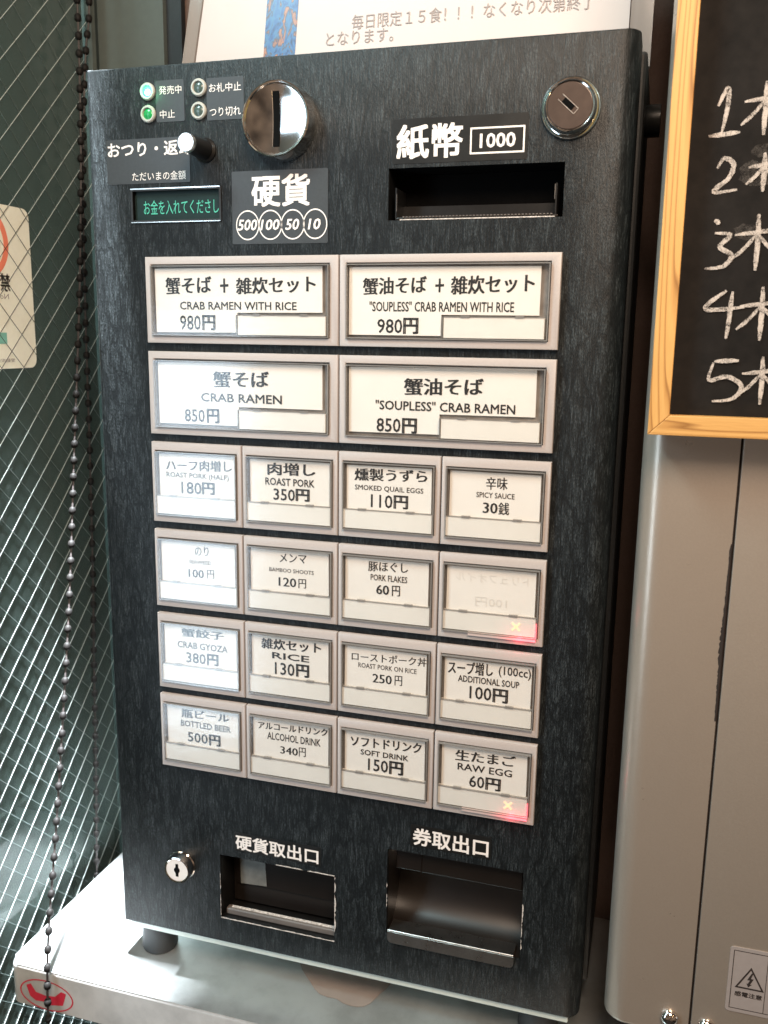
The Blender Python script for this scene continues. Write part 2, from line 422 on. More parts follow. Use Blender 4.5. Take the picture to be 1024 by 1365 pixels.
# ---- lettering: outline -> stretched, weighted curve -> flat mesh fitted to a box
_tc = {}
def glyphs(body, sx, off, shear=0.):
    key = (body, sx, off, shear)
    if key in _tc: return _tc[key]
    t = bpy.data.curves.new('t', 'FONT'); t.body = body; t.resolution_u = 3
    o = bpy.data.objects.new('t', t); COL.objects.link(o)
    dg = bpy.context.evaluated_depsgraph_get()
    c = o.evaluated_get(dg).to_curve(dg).copy()
    bpy.data.objects.remove(o)
    c.transform(Matrix(((sx, 0, 0, 0), (shear, 1, 0, 0), (0, 0, 1, 0), (0, 0, 0, 1))))
    c.dimensions = '2D'; c.fill_mode = 'BOTH'; c.resolution_u = 2
    o = bpy.data.objects.new('t', c); COL.objects.link(o)
    dg = bpy.context.evaluated_depsgraph_get()
    me = bpy.data.meshes.new_from_object(o.evaluated_get(dg), depsgraph=dg)
    vs = [(v.co.x, v.co.y) for v in me.vertices]; fs = [tuple(p.vertices) for p in me.polygons]
    bpy.data.objects.remove(o); bpy.data.meshes.remove(me)
    _tc[key] = (vs, fs)
    return vs, fs

STY = {  # thicken x, thicken z (fractions of the em), shear
    'K': (.062, .016, .03), 'E': (.03, .025, 0), 'N': (.02, .02, 0), 'B': (.09, .055, 0), 'k': (.035, 0, .03),
    'S': (.02, .01, 0), 'D': (.045, 0, 0), 'm': (.0, .0, 0), 'W': (.035, .035, 0), 'w': (.0, .0, 0), 'H': (.042, .042, 0)}
def text(bm, body, sty, x0, z0, x1, z1, y, mirror=False, italic=0.):
    tx, tz, sh = STY[sty]
    vs, fs = glyphs(body, 1.0, 0.0, sh)
    sh_ = {(a * tx / 2, c * tz / 2) for a in (-1, 1) for c in (-1, 1)}
    if tx and not tz: sh_ = {(-tx / 2, 0), (tx / 2, 0)}
    xa = min(v[0] for v in vs); xb = max(v[0] for v in vs); ya = min(v[1] for v in vs); yb = max(v[1] for v in vs)
    xa -= tx / 2; xb += tx / 2; ya -= tz / 2; yb += tz / 2
    for k, (dx, dz) in enumerate(sorted(sh_)):
        nv = []
        for x, z in vs:
            u = (x + dx - xa) / (xb - xa); w = (z + dz - ya) / (yb - ya)
            if mirror: u = 1 - u
            nv.append(bm.verts.new((x0 + u * (x1 - x0) + italic * (w - .5), y - k * .0003, z0 + w * (z1 - z0))))
        for f in fs:
            try: bm.faces.new([nv[i] for i in f])
            except ValueError: pass

# =================================================================== THE SETTING
TZ = -7.77      # table top
o = obj('floor', (lambda b: (box(b, -30, 40, -30, 30, -20.9, -20.6), b)[1])(B()), M['ground'], kind='structure')
b = B(); box(b, -6.2, -6.0, -14, 16, -20, 12)
obj('outside_wall', b, M['outside'], kind='structure')
b = B(); box(b, -2.15, -1.13, 2.42, 2.7, -20, 9)
w = obj('back_wall', b, M['frame'], kind='structure')
b = B(); box(b, -1.13, -.93, 2.5, 2.8, -20, 9); obj('wall_recess', b, M['navy'], kind='structure')
b = B(); box(b, -.93, 12, 2.6, 2.9, -20, 9); obj('brown_wall', b, M['brown'], kind='structure')

# ------------------------------------------------------------------ wired-glass door
gx = -2.0; PIT = 1 / 2.745
door = thing('glass_door', 'wire-mesh glass door on the left behind the bead chain', 'glass door', (gx, .5, -20.4))
b = B(); box(b, gx - .06, gx - .03, -3.0, 2.19, -19.5, 7.2); obj('pane', b, M['glass'], door)
b = B(); box(b, gx - .1, gx + .03, 2.19, 2.27, -20.4, 7.6); obj('stile', b, M['frame'], door)
b = B(); box(b, gx - .08, gx + .0, 2.27, 2.37, -20.4, 7.6); obj('gasket', b, M['darkframe'], door)
b = B(); box(b, gx - .1, gx + .03, -3.3, -3.0, -20.4, 7.6); obj('stile', b, M['frame'], door)
def wires(bm, sgn, c0, r, x, part=0):
    # part 1: wires with open glass behind, 2: the same wires where the sticker backs them
    # families y - s*z = const, clipped to the pane
    ya, yb, za, zb = -3.0, 2.17, -12.0, 6.5
    for i in range(-80, 120):
        k = (i - c0) * PIT            # sgn -1: y - z = k ; +1: y + z = k
        pts = []
        for y in (ya, yb):
            z = (y - k) if sgn < 0 else (k - y)
            if za <= z <= zb: pts.append((y, z))
        for z in (za, zb):
            y = (k + z) if sgn < 0 else (k - z)
            if ya <= y <= yb: pts.append((y, z))
        if len(pts) >= 2:
            pts = sorted(pts); p, q = pts[0], pts[-1]
            n = 10
            line = [(x + .0015 * math.sin(j * 2.1 + i), p[0] + (q[0] - p[0]) * j / n, p[1] + (q[1] - p[1]) * j / n + .004 * math.sin(j * 1.7 + i * .9)) for j in range(n + 1)]
            if not part: tube(bm, line, r, 5); continue
            dy = q[0] - p[0]; dz = q[1] - p[1]
            ts = [k / 400 for k in range(401) if -.62 < p[0] + dy * k / 400 < .90 and -1.13 < p[1] + dz * k / 400 < .61]
            at_ = lambda t_: (x, p[0] + dy * t_, p[1] + dz * t_)
            if not ts:
                if part == 1: tube(bm, line, r, 5)
            elif part == 2: tube(bm, [at_(ts[0]), at_(ts[-1])], r, 5)
            else:
                for t0, t1 in ((0, ts[0]), (ts[-1], 1)):
                    if t1 - t0 > .01: tube(bm, [at_(t0 + (t1 - t0) * j / 8) for j in range(9)], r, 5)
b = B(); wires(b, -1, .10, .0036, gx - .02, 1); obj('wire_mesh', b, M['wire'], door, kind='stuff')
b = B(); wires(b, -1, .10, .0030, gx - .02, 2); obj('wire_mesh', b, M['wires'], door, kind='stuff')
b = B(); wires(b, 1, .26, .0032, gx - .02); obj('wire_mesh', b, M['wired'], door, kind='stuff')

# sticker on the pane seen from behind (its print is mirrored)
st = thing('door_sticker', 'pale sticker on the glass door, its print seen mirrored from behind', 'sticker', (gx - .045, .2, -1.14))
def polyx(bm, pts, x, d):
    f = [bm.verts.new((x, y, z)) for y, z in pts]; bm.faces.new(f)
    g = [bm.verts.new((x - d, y, z)) for y, z in pts]; bm.faces.new(list(reversed(g)))
    for i in range(len(pts)):
        j = (i + 1) % len(pts); bm.faces.new((f[i], f[j], g[j], g[i]))
b = B(); polyx(b, rrect(-.62, .90, -1.13, .61, .1, 6), gx - .028, .002); obj('backing', b, M['sticker'], st)
b = B()
cy, cz, n = .16, .20, 40
for k in range(n):
    a0, a1 = 2 * math.pi * k / n, 2 * math.pi * (k + 1) / n
    q = [b.verts.new((gx - .024, cy + r * math.cos(a), cz + r * math.sin(a) * 1.0)) for r, a in ((.30, a0), (.30, a1), (.375, a1), (.375, a0))]
    b.faces.new(q)
obj('red_ring', b, M['orange'], st)
b = B()
def xtext(b, body, sty, w_, h_, yy, zz):
    tb = B(); text(tb, body, sty, 0, 0, w_, h_, 0, mirror=True); tb.verts.index_update(); tb.verts.ensure_lookup_table()
    vs = [b.verts.new((gx - .024, yy + v.co.x, zz + v.co.z)) for v in tb.verts]
    for f in tb.faces: b.faces.new([vs[v.index] for v in f.verts])
    tb.free()
for row in (('禁煙', 'W', .34, .19, .19, -.30), ('No smoking', 'w', .55, .075, -.06, -.40), ('受動喫煙防止条例', 'w', .62, .04, -.09, -1.06)):
    b = B(); xtext(b, *row); obj('lettering', b, M['greyink'], st)
b = B(); polyx(b, [(-.3, -.86), (.42, -.86), (.42, -.74), (-.3, -.74)], gx - .024, .001); obj('teal_block', b, M['teal'], st)

# ------------------------------------------------------------------ table
tbl = thing('steel_table', 'stainless steel worktable under the ticket machine', 'table', (3, .8, -20.5))
b = B()
pts = rrect(-1.79, 11, -.53, 2.36, .05, 6, rs=(.13, .05, .05, .05))
f = [b.verts.new((x, y, TZ)) for x, y in pts]; g = [b.verts.new((x, y, TZ - .50)) for x, y in pts]
top = b.faces.new(f); b.faces.new(list(reversed(g)))
for i in range(len(pts)):
    j = (i + 1) % len(pts); b.faces.new((f[i], f[j], g[j], g[i]))
bmesh.ops.bevel(b, geom=list(top.edges), offset=.05, segments=4, profile=.5, affect='EDGES')
tt_ = obj('tabletop', b, M['table'], tbl, smooth=True)
tt_.data.materials.append(M['tablefront'])
for f in tt_.data.polygons:
    if abs(f.normal.z) < .3: f.material_index = 1
for lx, ly in ((-.9, 1.9), (9, 1.9), (9, .2), (-1.0, .35)):
    b = B(); lathe(b, [(0, 0), (.22, 0), (.22, 12.2), (0, 12.2)], 0, 0, 20)
    for v in b.verts: v.co = Vector((lx + v.co.x, ly + v.co.z, -20.5 + v.co.y))
    obj('leg', b, M['apron'], tbl, smooth=True)

b = B()
for k in range(48):
    a0, a1 = 2 * math.pi * k / 48, 2 * math.pi * (k + 1) / 48
    def ep(a, s): return (-1.292 + .352 * s * math.cos(a), -.5345, -8.082 + .192 * (s - (1 - s) * .6) * math.sin(a))
    b.faces.new([b.verts.new(ep(a, s)) for a, s in ((a0, 1), (a1, 1), (a1, .95), (a0, .95))])
poly(b, [(-1.555, -8.006), (-1.494, -7.976), (-1.432, -8.069), (-1.306, -8.088), (-1.179, -8.07), (-1.094, -7.99), (-1.03, -8.003), (-1.08, -8.162), (-1.289, -8.205), (-1.34, -8.17), (-1.44, -8.182), (-1.513, -8.139)], -.5345)
em = obj('red_emblem', b, M['red'], tbl, label='red oval emblem with a wing shape')

b = B()
sp = [(1.30, .62), (1.449, .402), (1.52, .33), (1.609, .246), (1.69, .16), (1.776, .101), (1.87, .085), (1.966, .092), (2.06, .05), (2.142, .038), (2.22, .045), (2.285, .071), (2.34, .13), (2.373, .227), (2.40, .31), (2.444, .403), (2.5, .62)]
f = [b.verts.new((x, y - .04, TZ + .006)) for x, y in sp]; b.faces.new(f)
o = obj('film_scrap', b, M['stain'], origin=(1.9, .3, TZ)); tag(o, 'pinkish scrap of film lying on the steel table under the ticket machine', 'film scrap')

# ------------------------------------------------------------------ ball chains
def spline(pts, n=10):
    out = []
    for i in range(len(pts) - 1):
        p0 = Vector(pts[max(i - 1, 0)]); p1 = Vector(pts[i]); p2 = Vector(pts[i + 1]); p3 = Vector(pts[min(i + 2, len(pts) - 1)])
        for k in range(n):
            t = k / n
            out.append(.5 * ((2 * p1) + (-p0 + p2) * t + (2 * p0 - 5 * p1 + 4 * p2 - p3) * t * t + (-p0 + 3 * p1 - 3 * p2 + p3) * t ** 3))
    out.append(Vector(pts[-1])); return out
def bead_mesh():
    b = B(); lathe(b, [(0, -.047), (.02, -.045), (.032, -.035), (.040, -.014), (.040, .014), (.032, .035), (.02, .045), (0, .047)], 0, 0, 10)
    for v in b.verts: v.co = Vector((v.co.x, v.co.z, v.co.y))
    return to_mesh('bead', b, M['bronze'], (0, 0, 0), True)
BM_ = bead_mesh()
def chain(pts, step, label):
    ln = spline(pts)
    t = thing('ball_chain', label, 'chain', pts[-1], 'dark bead chains by the glass door')
    b = B(); tube(b, ln, .0125, 6); obj('cord', b, M['cord'], t, smooth=True)
    acc = 0.; nxt = .05
    for p, q in zip(ln, ln[1:]):
        d = (q - p).length
        while nxt <= acc + d:
            c = p + (q - p) * ((nxt - acc) / d)
            o = link_mesh('bead', BM_, tuple(c), t)
            o.rotation_euler = (q - p).to_track_quat('Z', 'X').to_euler()
            nxt += step * random.uniform(.97, 1.03)
        acc += d
# front strand hangs clear of the table edge, rear strand goes down behind the table
CH_A = [(-1.80, 1.68, 4.6), (-1.80, 1.68, 3.0), (-1.79, 1.64, 2.05), (-1.76, 1.53, 1.02), (-1.70, 1.30, -.37), (-1.62, .94, -2.12), (-1.54, .66, -3.35), (-1.47, .41, -4.30), (-1.33, -.12, -6.10), (-1.235, -.50, -7.29), (-1.19, -.63, -7.83), (-1.18, -.67, -8.4), (-1.18, -.68, -9.2)]
CH_B = [(-1.85, 2.02, 4.7), (-1.85, 1.99, 3.1), (-1.85, 1.89, 2.58), (-1.85, 1.80, 1.98), (-1.85, 1.69, .87), (-1.85, 1.62, -.52), (-1.85, 1.58, -2.07), (-1.85, 1.51, -3.88), (-1.85, 1.46, -4.66), (-1.85, 1.41, -5.67), (-1.85, 1.36, -6.6), (-1.85, 1.28, -7.74), (-1.85, 1.2, -9)]
chain(CH_A, .196, 'dark bead chain hanging in front of the table edge over the red emblem')
chain(CH_B, .196, 'dark bead chain nearest the ticket machine, dropping behind the table edge')

# ------------------------------------------------------------------ poster in a clear sleeve, leaning behind the machine top
po = thing('poster', 'pink paper notice in a clear sleeve standing behind the ticket machine', 'poster', (2.2, 1.2, 1.75))
def py_(z): return 1.2 + (z - 1.75) * .10
b = B()
for y_off, mm in ((0, 0),):
    q = [(-.12, 1.75), (4.36, 1.75), (4.36, 3.6), (.12, 3.6)]
    f = [b.verts.new((x, py_(z) - .01, z)) for x, z in q]; b.faces.new(f)
    g = [b.verts.new((x, py_(z) + .01, z)) for x, z in q]; b.faces.new(list(reversed(g)))
    for i in range(4): j = (i + 1) % 4; b.faces.new((f[i], f[j], g[j], g[i]))
obj('paper', b, M['paper'], po)
b = B()
q = [(-.27, 1.74), (4.57, 1.74), (4.57, 3.7), (-.02, 3.7)]
f = [b.verts.new((x, py_(z) - .03, z)) for x, z in q]; g = [b.verts.new((x, py_(z) + .03, z)) for x, z in q]
I_ = [(-.13, 1.76), (4.37, 1.76), (4.37, 3.6), (.12, 3.6)]
fi = [b.verts.new((x, py_(z) - .03, z)) for x, z in I_]; gi = [b.verts.new((x, py_(z) + .03, z)) for x, z in I_]
for i in range(4):
    j = (i + 1) % 4; b.faces.new((f[i], f[j], fi[j], fi[i])); b.faces.new((g[j], g[i], gi[i], gi[j])); b.faces.new((f[i], g[i], g[j], f[j]))
obj('sleeve', b, M['sleeve'], po)
b = B()
q = [(.69, 1.76), (1.04, 1.76), (1.12, 3.5), (.77, 3.5)]
b.faces.new([b.verts.new((x, py_(z) - .014, z)) for x, z in q]); obj('picture_strip', b, M['picture'], po)
b = B()
text(b, '毎日限定１５食！！！なくなり次第終了', 'w', 1.66, 2.29, 4.03, 2.43, 0)
for v in b.verts: v.co.y = py_(v.co.z) - .016
obj('lettering', b, M['greyink'], po)
b = B(); text(b, 'となります。', 'w', 1.39, 2.15, 2.10, 2.28, 0)
for v in b.verts: v.co.y = py_(v.co.z) - .016
obj('lettering', b, M['greyink'], po)

# =================================================================== TICKET MACHINE
mc = thing('ticket_machine', 'black countertop meal ticket machine with rows of white menu buttons', 'ticket machine', (1.97, 1.2, TZ))
X0, X1, Z0, Z1 = -.605, 4.52, -7.335, 1.73
b = B()
box(b, X0, X1, 0, .52, Z0, Z1)
for e in list(b.edges): pass
def pick(fn): return [e for e in b.edges if all(fn(v.co) for v in e.verts)]
bmesh.ops.bevel(b, geom=pick(lambda c: c.x > X1 - .01 and c.y < .01), offset=.17, segments=6, profile=.5, affect='EDGES')
bmesh.ops.bevel(b, geom=pick(lambda c: c.x < X0 + .01 and c.y < .01) , offset=.05, segments=4, profile=.5, affect='EDGES')
bmesh.ops.bevel(b, geom=[e for e in b.edges if len(e.link_faces) == 2 and abs(e.verts[0].co.x - e.verts[1].co.x) < 1e-4 and abs(e.verts[0].co.z - e.verts[1].co.z) < 1e-4 and e.verts[0].co.x < X0 + .01], offset=.09, segments=4, profile=.5, affect='EDGES')
bmesh.ops.bevel(b, geom=[e for e in b.edges if len(e.link_faces) == 2 and abs((e.link_faces[0].normal.z)) + abs(e.link_faces[1].normal.z) > .5 and abs(e.verts[0].co.y) < .01 and abs(e.verts[1].co.y) < .01], offset=.022, segments=2, profile=.5, affect='EDGES')
dr = obj('door', b, M['face'], mc, origin=(1.95, .26, -2.8), smooth=True)
cut = B()
box(cut, 2.44, 3.975, -.2, .49, .292, .732)          # bill slot
box(cut, .64, 1.962, -.2, .9, -7.034, -6.268)        # coin tray
box(cut, 2.534, 3.921, -.2, .9, -6.80, -5.837)       # ticket tray
box(cut, -.13, .789, -.2, .08, .34, .618)            # display
co_ = obj('cutter', cut, M['void'], origin=(0, 0, 0))
md = dr.modifiers.new('cut', 'BOOLEAN'); md.operation = 'DIFFERENCE'; md.solver = 'EXACT'; md.object = co_
bpy.context.view_layer.update()
dg = bpy.context.evaluated_depsgraph_get()
me = bpy.data.meshes.new_from_object(dr.evaluated_get(dg), depsgraph=dg)
dr.modifiers.clear(); dr.data = me
for p_ in me.polygons: p_.use_smooth = True
me.set_sharp_from_angle(angle=rad(38))
bpy.data.objects.remove(co_)

b = B(); box(b, X0 + .06, 4.50, .52, .60, Z0 + .02, Z1 - .02); box(b, X0 + .03, 4.565, .60, 2.2, Z0, Z1 - .01, .03)
# hollow look is not visible; the cabinet is closed behind the door except for the two trays
obj('cabinet', b, M['body'], mc)
b = B(); box(b, -.53, 4.42, .04, 2.15, Z0 - .085, Z0 - .008, .012); obj('base_plate', b, M['lip'], mc)
for fx, fy in ((-.30, .27), (4.1, .33), (-.22, 1.85), (4.1, 1.85)):
    b = B(); lathe(b, [(0, 0), (.19, 0), (.205, .04), (.19, .36), (0, .36)], 0, 0, 28)
    for v in b.verts: v.co = Vector((fx + v.co.x, fy + v.co.z, TZ + .0 + v.co.y))
    obj('foot', b, M['rubber'], mc, smooth=True)
b = B(); lathe(b, [(0, 0), (.125, 0), (.14, .03), (.14, .14), (0, .14)], 0, 0, 24)
for v in b.verts: v.co = Vector((4.56 + v.co.y, .95 + v.co.x, 1.22 + v.co.z))
obj('side_knob', b, M['black'], mc, smooth=True)

# ---- film labels
def filmlabel(x0, z0, x1, z1, m_, tilt=0.):
    b = B(); c = ((x0 + x1) / 2, (z0 + z1) / 2)
    pts = []
    for x, z in rrect(x0, x1, z0, z1, .012, 2):
        pts.append((x, z + (x - c[0]) * tilt))
    poly(b, pts, -.0035, .003); return obj('label_film', b, m_, mc)
def lettering(parent, rows, m_, y, name='lettering', **kw):
    for r in rows:
        b = B(); text(b, r[0], r[1], *r[2:6], y, **(r[6] if len(r) > 6 else {}))
        obj(name, b, m_, parent, **kw)
FY = -.006
f1 = filmlabel(.155, 1.225, .449, 1.59, M['film']); lettering(f1, [('発売中', 'w', .191, 1.466, .425, 1.54), ('中止', 'w', .193, 1.257, .35, 1.33)], M['white'], FY)
f2 = filmlabel(.681, 1.215, 1.055, 1.58, M['film']); lettering(f2, [('お札中止', 'w', .708, 1.456, 1.03, 1.532), ('つり切れ', 'w', .711, 1.246, 1.024, 1.325)], M['white'], FY)
f3 = filmlabel(-.402, .683, .491, 1.089, M['film']); lettering(f3, [('おつり・返却', 'W', -.385, .928, .52, 1.064), ('ただいまの金額', 'w', -.127, .708, .446, .788)], M['white'], FY)
f4 = filmlabel(.92, .110, 1.872, .758, M['film'])
lettering(f4, [('硬貨', 'H', 1.12, .438, 1.70, .72), ('500', 'W', .982, .231, 1.173, .33, dict(italic=.018)), ('100', 'W', 1.214, .231, 1.399, .327, dict(italic=.018)), ('50', 'W', 1.463, .229, 1.593, .327, dict(italic=.018)), ('10', 'W', 1.686, .229, 1.802, .325, dict(italic=.018))], M['white'], FY)
b = B()
for cx in (1.077, 1.307, 1.529, 1.749):
    for k in range(40):
        a0, a1 = 2 * math.pi * k / 40, 2 * math.pi * (k + 1) / 40
        b.faces.new([b.verts.new((cx + .118 * s * math.cos(a), FY, .278 + .134 * (s - (1 - s) * .1) * math.sin(a))) for a, s in ((a0, 1), (a1, 1), (a1, .92), (a0, .92))])
obj('coin_circles', b, M['white'], f4)
f5 = filmlabel(2.472, .765, 3.655, 1.135, M['filmd'])
lettering(f5, [('紙幣', 'H', 2.510, .800, 3.10, 1.086), ('1000', 'W', 3.247, .867, 3.553, .984)], M['white'], FY)
b = B(); ring(b, 3.163, 3.630, .82, 1.035, .014, FY, FY + .002); obj('box_outline', b, M['white'], f5)
f6 = filmlabel(.815, -6.185, 1.812, -5.965, M['filmd']); lettering(f6, [('硬貨取出口', 'H', .833, -6.165, 1.785, -5.99)], M['white'], FY)
f7 = filmlabel(2.772, -5.755, 3.592, -5.52, M['filmd']); lettering(f7, [('券取出口', 'H', 2.797, -5.738, 3.567, -5.548)], M['white'], FY)

# ---- indicator lamps
def ringlathe(b, cx, cz, r0, r1, y0, y1):
    lathe(b, [(r1, y1), (r1, y0 + .012), (r1 - .01, y0), (r0, y0), (r0 - .006, y0 + .01), (r0 - .006, y1)], cx, cz, 32)
for (lx, lz, mt_, lb) in ((.072, 1.500, 'led_on', 'green indicator lamp, lit'), (.072, 1.302, 'led_green', 'green indicator lamp, unlit'), (.606, 1.504, 'led_off', 'dark indicator lamp, upper'), (.600, 1.303, 'led_off', 'dark indicator lamp, lower')):
    b = B(); ringlathe(b, lx, lz, .056, .078, -.03, .05); bz = obj('indicator_lamp', b, M['bezel'], mc, smooth=True, label=lb)
    b = B(); lathe(b, [(.056, .0), (.053, -.012), (.045, -.02), (.02, -.026), (0, -.028)], lx + .003, lz - .003, 24)
    obj('lens', b, M[mt_], bz, smooth=True)
    if mt_ == 'led_on':
        b = B(); lathe(b, [(.030, -.024), (.022, -.031), (0, -.034)], lx + .008, lz - .010, 20); obj('lit_core', b, M['led_core'], bz, smooth=True)

l = bpy.data.lights.new('green_led', 'POINT'); l.energy = .0045; l.color = (.1, 1, .35); l.shadow_soft_size = .002
o = bpy.data.objects.new('green_led', l); COL.objects.link(o); o.location = P(.072, -.09, 1.5)
# ---- display
b = B(); box(b, -.128, .787, .035, .07, .342, .616); ds = obj('display', b, M['screen'], mc)
b = B(); ring(b, -.15, .81, .325, .634, .02, -.012, .03); obj('display_frame', b, M['body'], ds)
lettering(ds, [('お金を入れてくださし', 'm', -.035, .40, .765, .532)], M['glow_text'], .030, 'display_text')
b = B(); box(b, -.15, .80, -.016, -.011, .628, .638); box(b, -.15, .80, -.016, -.011, .322, .329); obj('bright_edge', b, M['satin'], ds)

# ---- coin inlet: dished chrome disc with slot
CX, CZ = 1.425, 1.165
def dish(r): return -.140 + .030 * (1 - (r / .285) ** 2)
b = B(); prof = [(.345, .0), (.345, -.05), (.338, -.075), (.327, -.12), (.322, -.15), (.312, -.158), (.300, -.155), (.290, -.14)] + [(r, dish(r)) for r in (.27, .24, .2, .16, .12, .08, .04, 0)]
lathe(b, prof, CX, CZ, 72); ci = obj('coin_inlet', b, M['chromes'], mc, smooth=True)
b = B()
zs = [-.232 + .464 * k / 12 for k in range(13)]
l_ = [b.verts.new((CX - .031, dish(abs(z)) - .006, CZ + z)) for z in zs]; r_ = [b.verts.new((CX + .031, dish(abs(z)) - .006, CZ + z)) for z in zs]
for k in range(12): b.faces.new((l_[k], r_[k], r_[k + 1], l_[k + 1]))
obj('coin_slot', b, M['void'], ci)
b = B()
for s, w_ in ((-1, .004),):
    l_ = [b.verts.new((CX + s * .031, dish(abs(z)) - .007, CZ + z)) for z in zs]; r_ = [b.verts.new((CX + s * (.031 + w_), dish(abs(z)) - .011, CZ + z)) for z in zs]
    for k in range(12): b.faces.new((l_[k], r_[k], r_[k + 1], l_[k + 1]))
obj('slot_lip', b, M['satin'], ci)

# ---- return knob
KX, KZ = .655, .957
b = B(); lathe(b, [(.112, 0), (.112, -.02), (.092, -.04), (.086, -.2), (.080, -.33), (.078, -.35)], KX, KZ, 40); kn = obj('return_knob', b, M['black'], mc, smooth=True)
b = B(); lathe(b, [(.083, -.33), (.083, -.365), (.077, -.375), (.05, -.374), (0, -.372)], KX, KZ, 40); obj('knob_cap', b, M['satin'], kn, smooth=True)

# ---- upper lock
KX, KZ = 4.0, 1.145
b = B(); lathe(b, [(.245, 0), (.245, -.02), (.235, -.035), (.215, -.045), (.205, -.09), (.195, -.105), (.186, -.10), (.184, -.088)], KX, KZ, 56); lk = obj('upper_lock', b, M['chromes'], mc, smooth=True)
b = B(); lathe(b, [(.184, -.088), (.184, -.098), (.178, -.104), (0, -.104)], KX, KZ, 56); obj('lock_face', b, M['lockface'], lk, smooth=True)
def rotbox(b, cx, cz, w_, h_, y0, y1, ang):
    n0 = len(b.verts); vs0 = set(b.verts)
    box(b, -w_ / 2, w_ / 2, y0, y1, -h_ / 2, h_ / 2)
    c, s = math.cos(ang), math.sin(ang)
    for v in b.verts:
        if v not in vs0:
            x, z = v.co.x, v.co.z; v.co.x = cx + x * c - z * s; v.co.z = cz + x * s + z * c
b = B()
a_ = rad(-42)
for dx, dz, w_, h_ in ((0, .027, .175, .005), (0, -.027, .175, .005), (.087, 0, .004, .058)):
    rotbox(b, KX - .013 + dx * math.cos(a_) - dz * math.sin(a_), KZ + .012 + dx * math.sin(a_) + dz * math.cos(a_), w_, h_, -.1075, -.10, a_)
obj('key_groove', b, M['satin'], lk)
b = B(); rotbox(b, KX - .013, KZ + .012, .105, .048, -.108, -.10, a_); obj('keyhole', b, M['void'], lk)

# ---- lower lock
KX, KZ = .178, -6.478
b = B(); lathe(b, [(.165, 0), (.165, -.02), (.155, -.03), (.155, -.115), (.150, -.128), (.138, -.13), (.130, -.124), (.128, -.115)], KX, KZ, 48); lk = obj('lower_lock', b, M['chrome'], mc, smooth=True)
b = B(); lathe(b, [(.128, -.112), (.126, -.121), (0, -.121)], KX, KZ, 48); obj('lock_face', b, M['white'], lk, smooth=True)
b = B(); kp = [(-.014, -.075), (.018, -.075), (.018, -.035), (.034, -.01), (.034, .012), (.018, .035), (.018, .075), (-.014, .075), (-.016, .035), (-.034, .012), (-.034, -.012), (-.016, -.035)]
poly(b, [(KX + x, KZ + z) for x, z in kp], -.1245, .003); obj('keyhole', b, M['void'], lk)

# ---- bill slot insert
b = B(); box(b, 2.44, 3.975, .36, .48, .30, .725); bs = obj('bill_slot', b, M['void'], mc)
b = B(); A_ = ((2.443, .294), (3.972, .294), (3.972, .729), (2.443, .729))
fv = [b.verts.new((x, .03, z)) for x, z in A_]; gv = [b.verts.new((x, .37, z)) for x, z in A_]
for k in range(4): j = (k + 1) % 4; b.faces.new((fv[k], fv[j], gv[j], gv[k]))
obj('slot_shade_liner', b, M['void'], bs)  # near-black lining added to put deep shade into the slot
b = B(); box(b, 2.50, 3.93, .02, .36, .296, .318, .006)
obj('bill_shelf', b, M['brownplastic'], bs)
b = B()
n = 44
for k in range(n):
    x = 2.57 + 1.33 * k / n; box(b, x, x + .016, .012, .30, .318, .326)
obj('rib_strip', b, M['tray'], bs, kind='stuff')
b = B(); box(b, 2.55, 3.91, -.003, .012, .293, .301); obj('shelf_highlight', b, M['chip'], bs)  # thin pale line: highlight along the shelf front put into colour
b = B()
for x in (2.50, 3.905): box(b, x, x + .012, .02, .34, .318, .57)
box(b, 2.512, 3.905, .25, .262, .318, .44)
obj('side_guides', b, M['black'], bs)
b = B(); box(b, 3.898, 3.903, .015, .02, .44, .56); box(b, 2.512, 2.515, .015, .02, .37, .52); obj('guide_highlight', b, M['tray'], bs)  # thin lighter lines standing for highlights on the guides

# ---- coin tray
b = B()
x0, x1, z0, z1 = .642, 1.96, -7.032, -6.27
def openbox(b, x0, x1, y0, y1, z0, z1):
    A = [b.verts.new(p) for p in ((x0, y0, z0), (x1, y0, z0), (x1, y0, z1), (x0, y0, z1))]; C = [b.verts.new(p) for p in ((x0, y1, z0), (x1, y1, z0), (x1, y1, z1), (x0, y1, z1))]
    for k in range(4): j = (k + 1) % 4; b.faces.new((A[k], A[j], C[j], C[k]))
    b.faces.new(C)
openbox(b, x0, x1, .03, .50, z0, z1); ct = obj('coin_tray', b, M['black'], mc)
b = B(); box(b, .665, 1.955, .07, .15, -7.03, -6.955, .016, 3); obj('tray_lip', b, M['tray'], ct)
b = B(); box(b, .72, 1.95, .10, .13, -6.958, -6.948); obj('tray_lip_edge', b, M['chip'], ct)
b = B(); box(b, .66, 1.95, .30, .32, -6.99, -6.29); box(b, .70, 1.95, .27, .30, -6.76, -6.29, .008); obj('coin_flap', b, M['brownplastic'], ct)
b = B(); poly(b, [(.758, -6.755), (1.07, -6.735), (1.052, -6.40), (.99, -6.30), (.745, -6.30)], .262, .003); obj('grey_patch', b, M['patch'], ct)  # flat grey-green patch in front of the coin flap
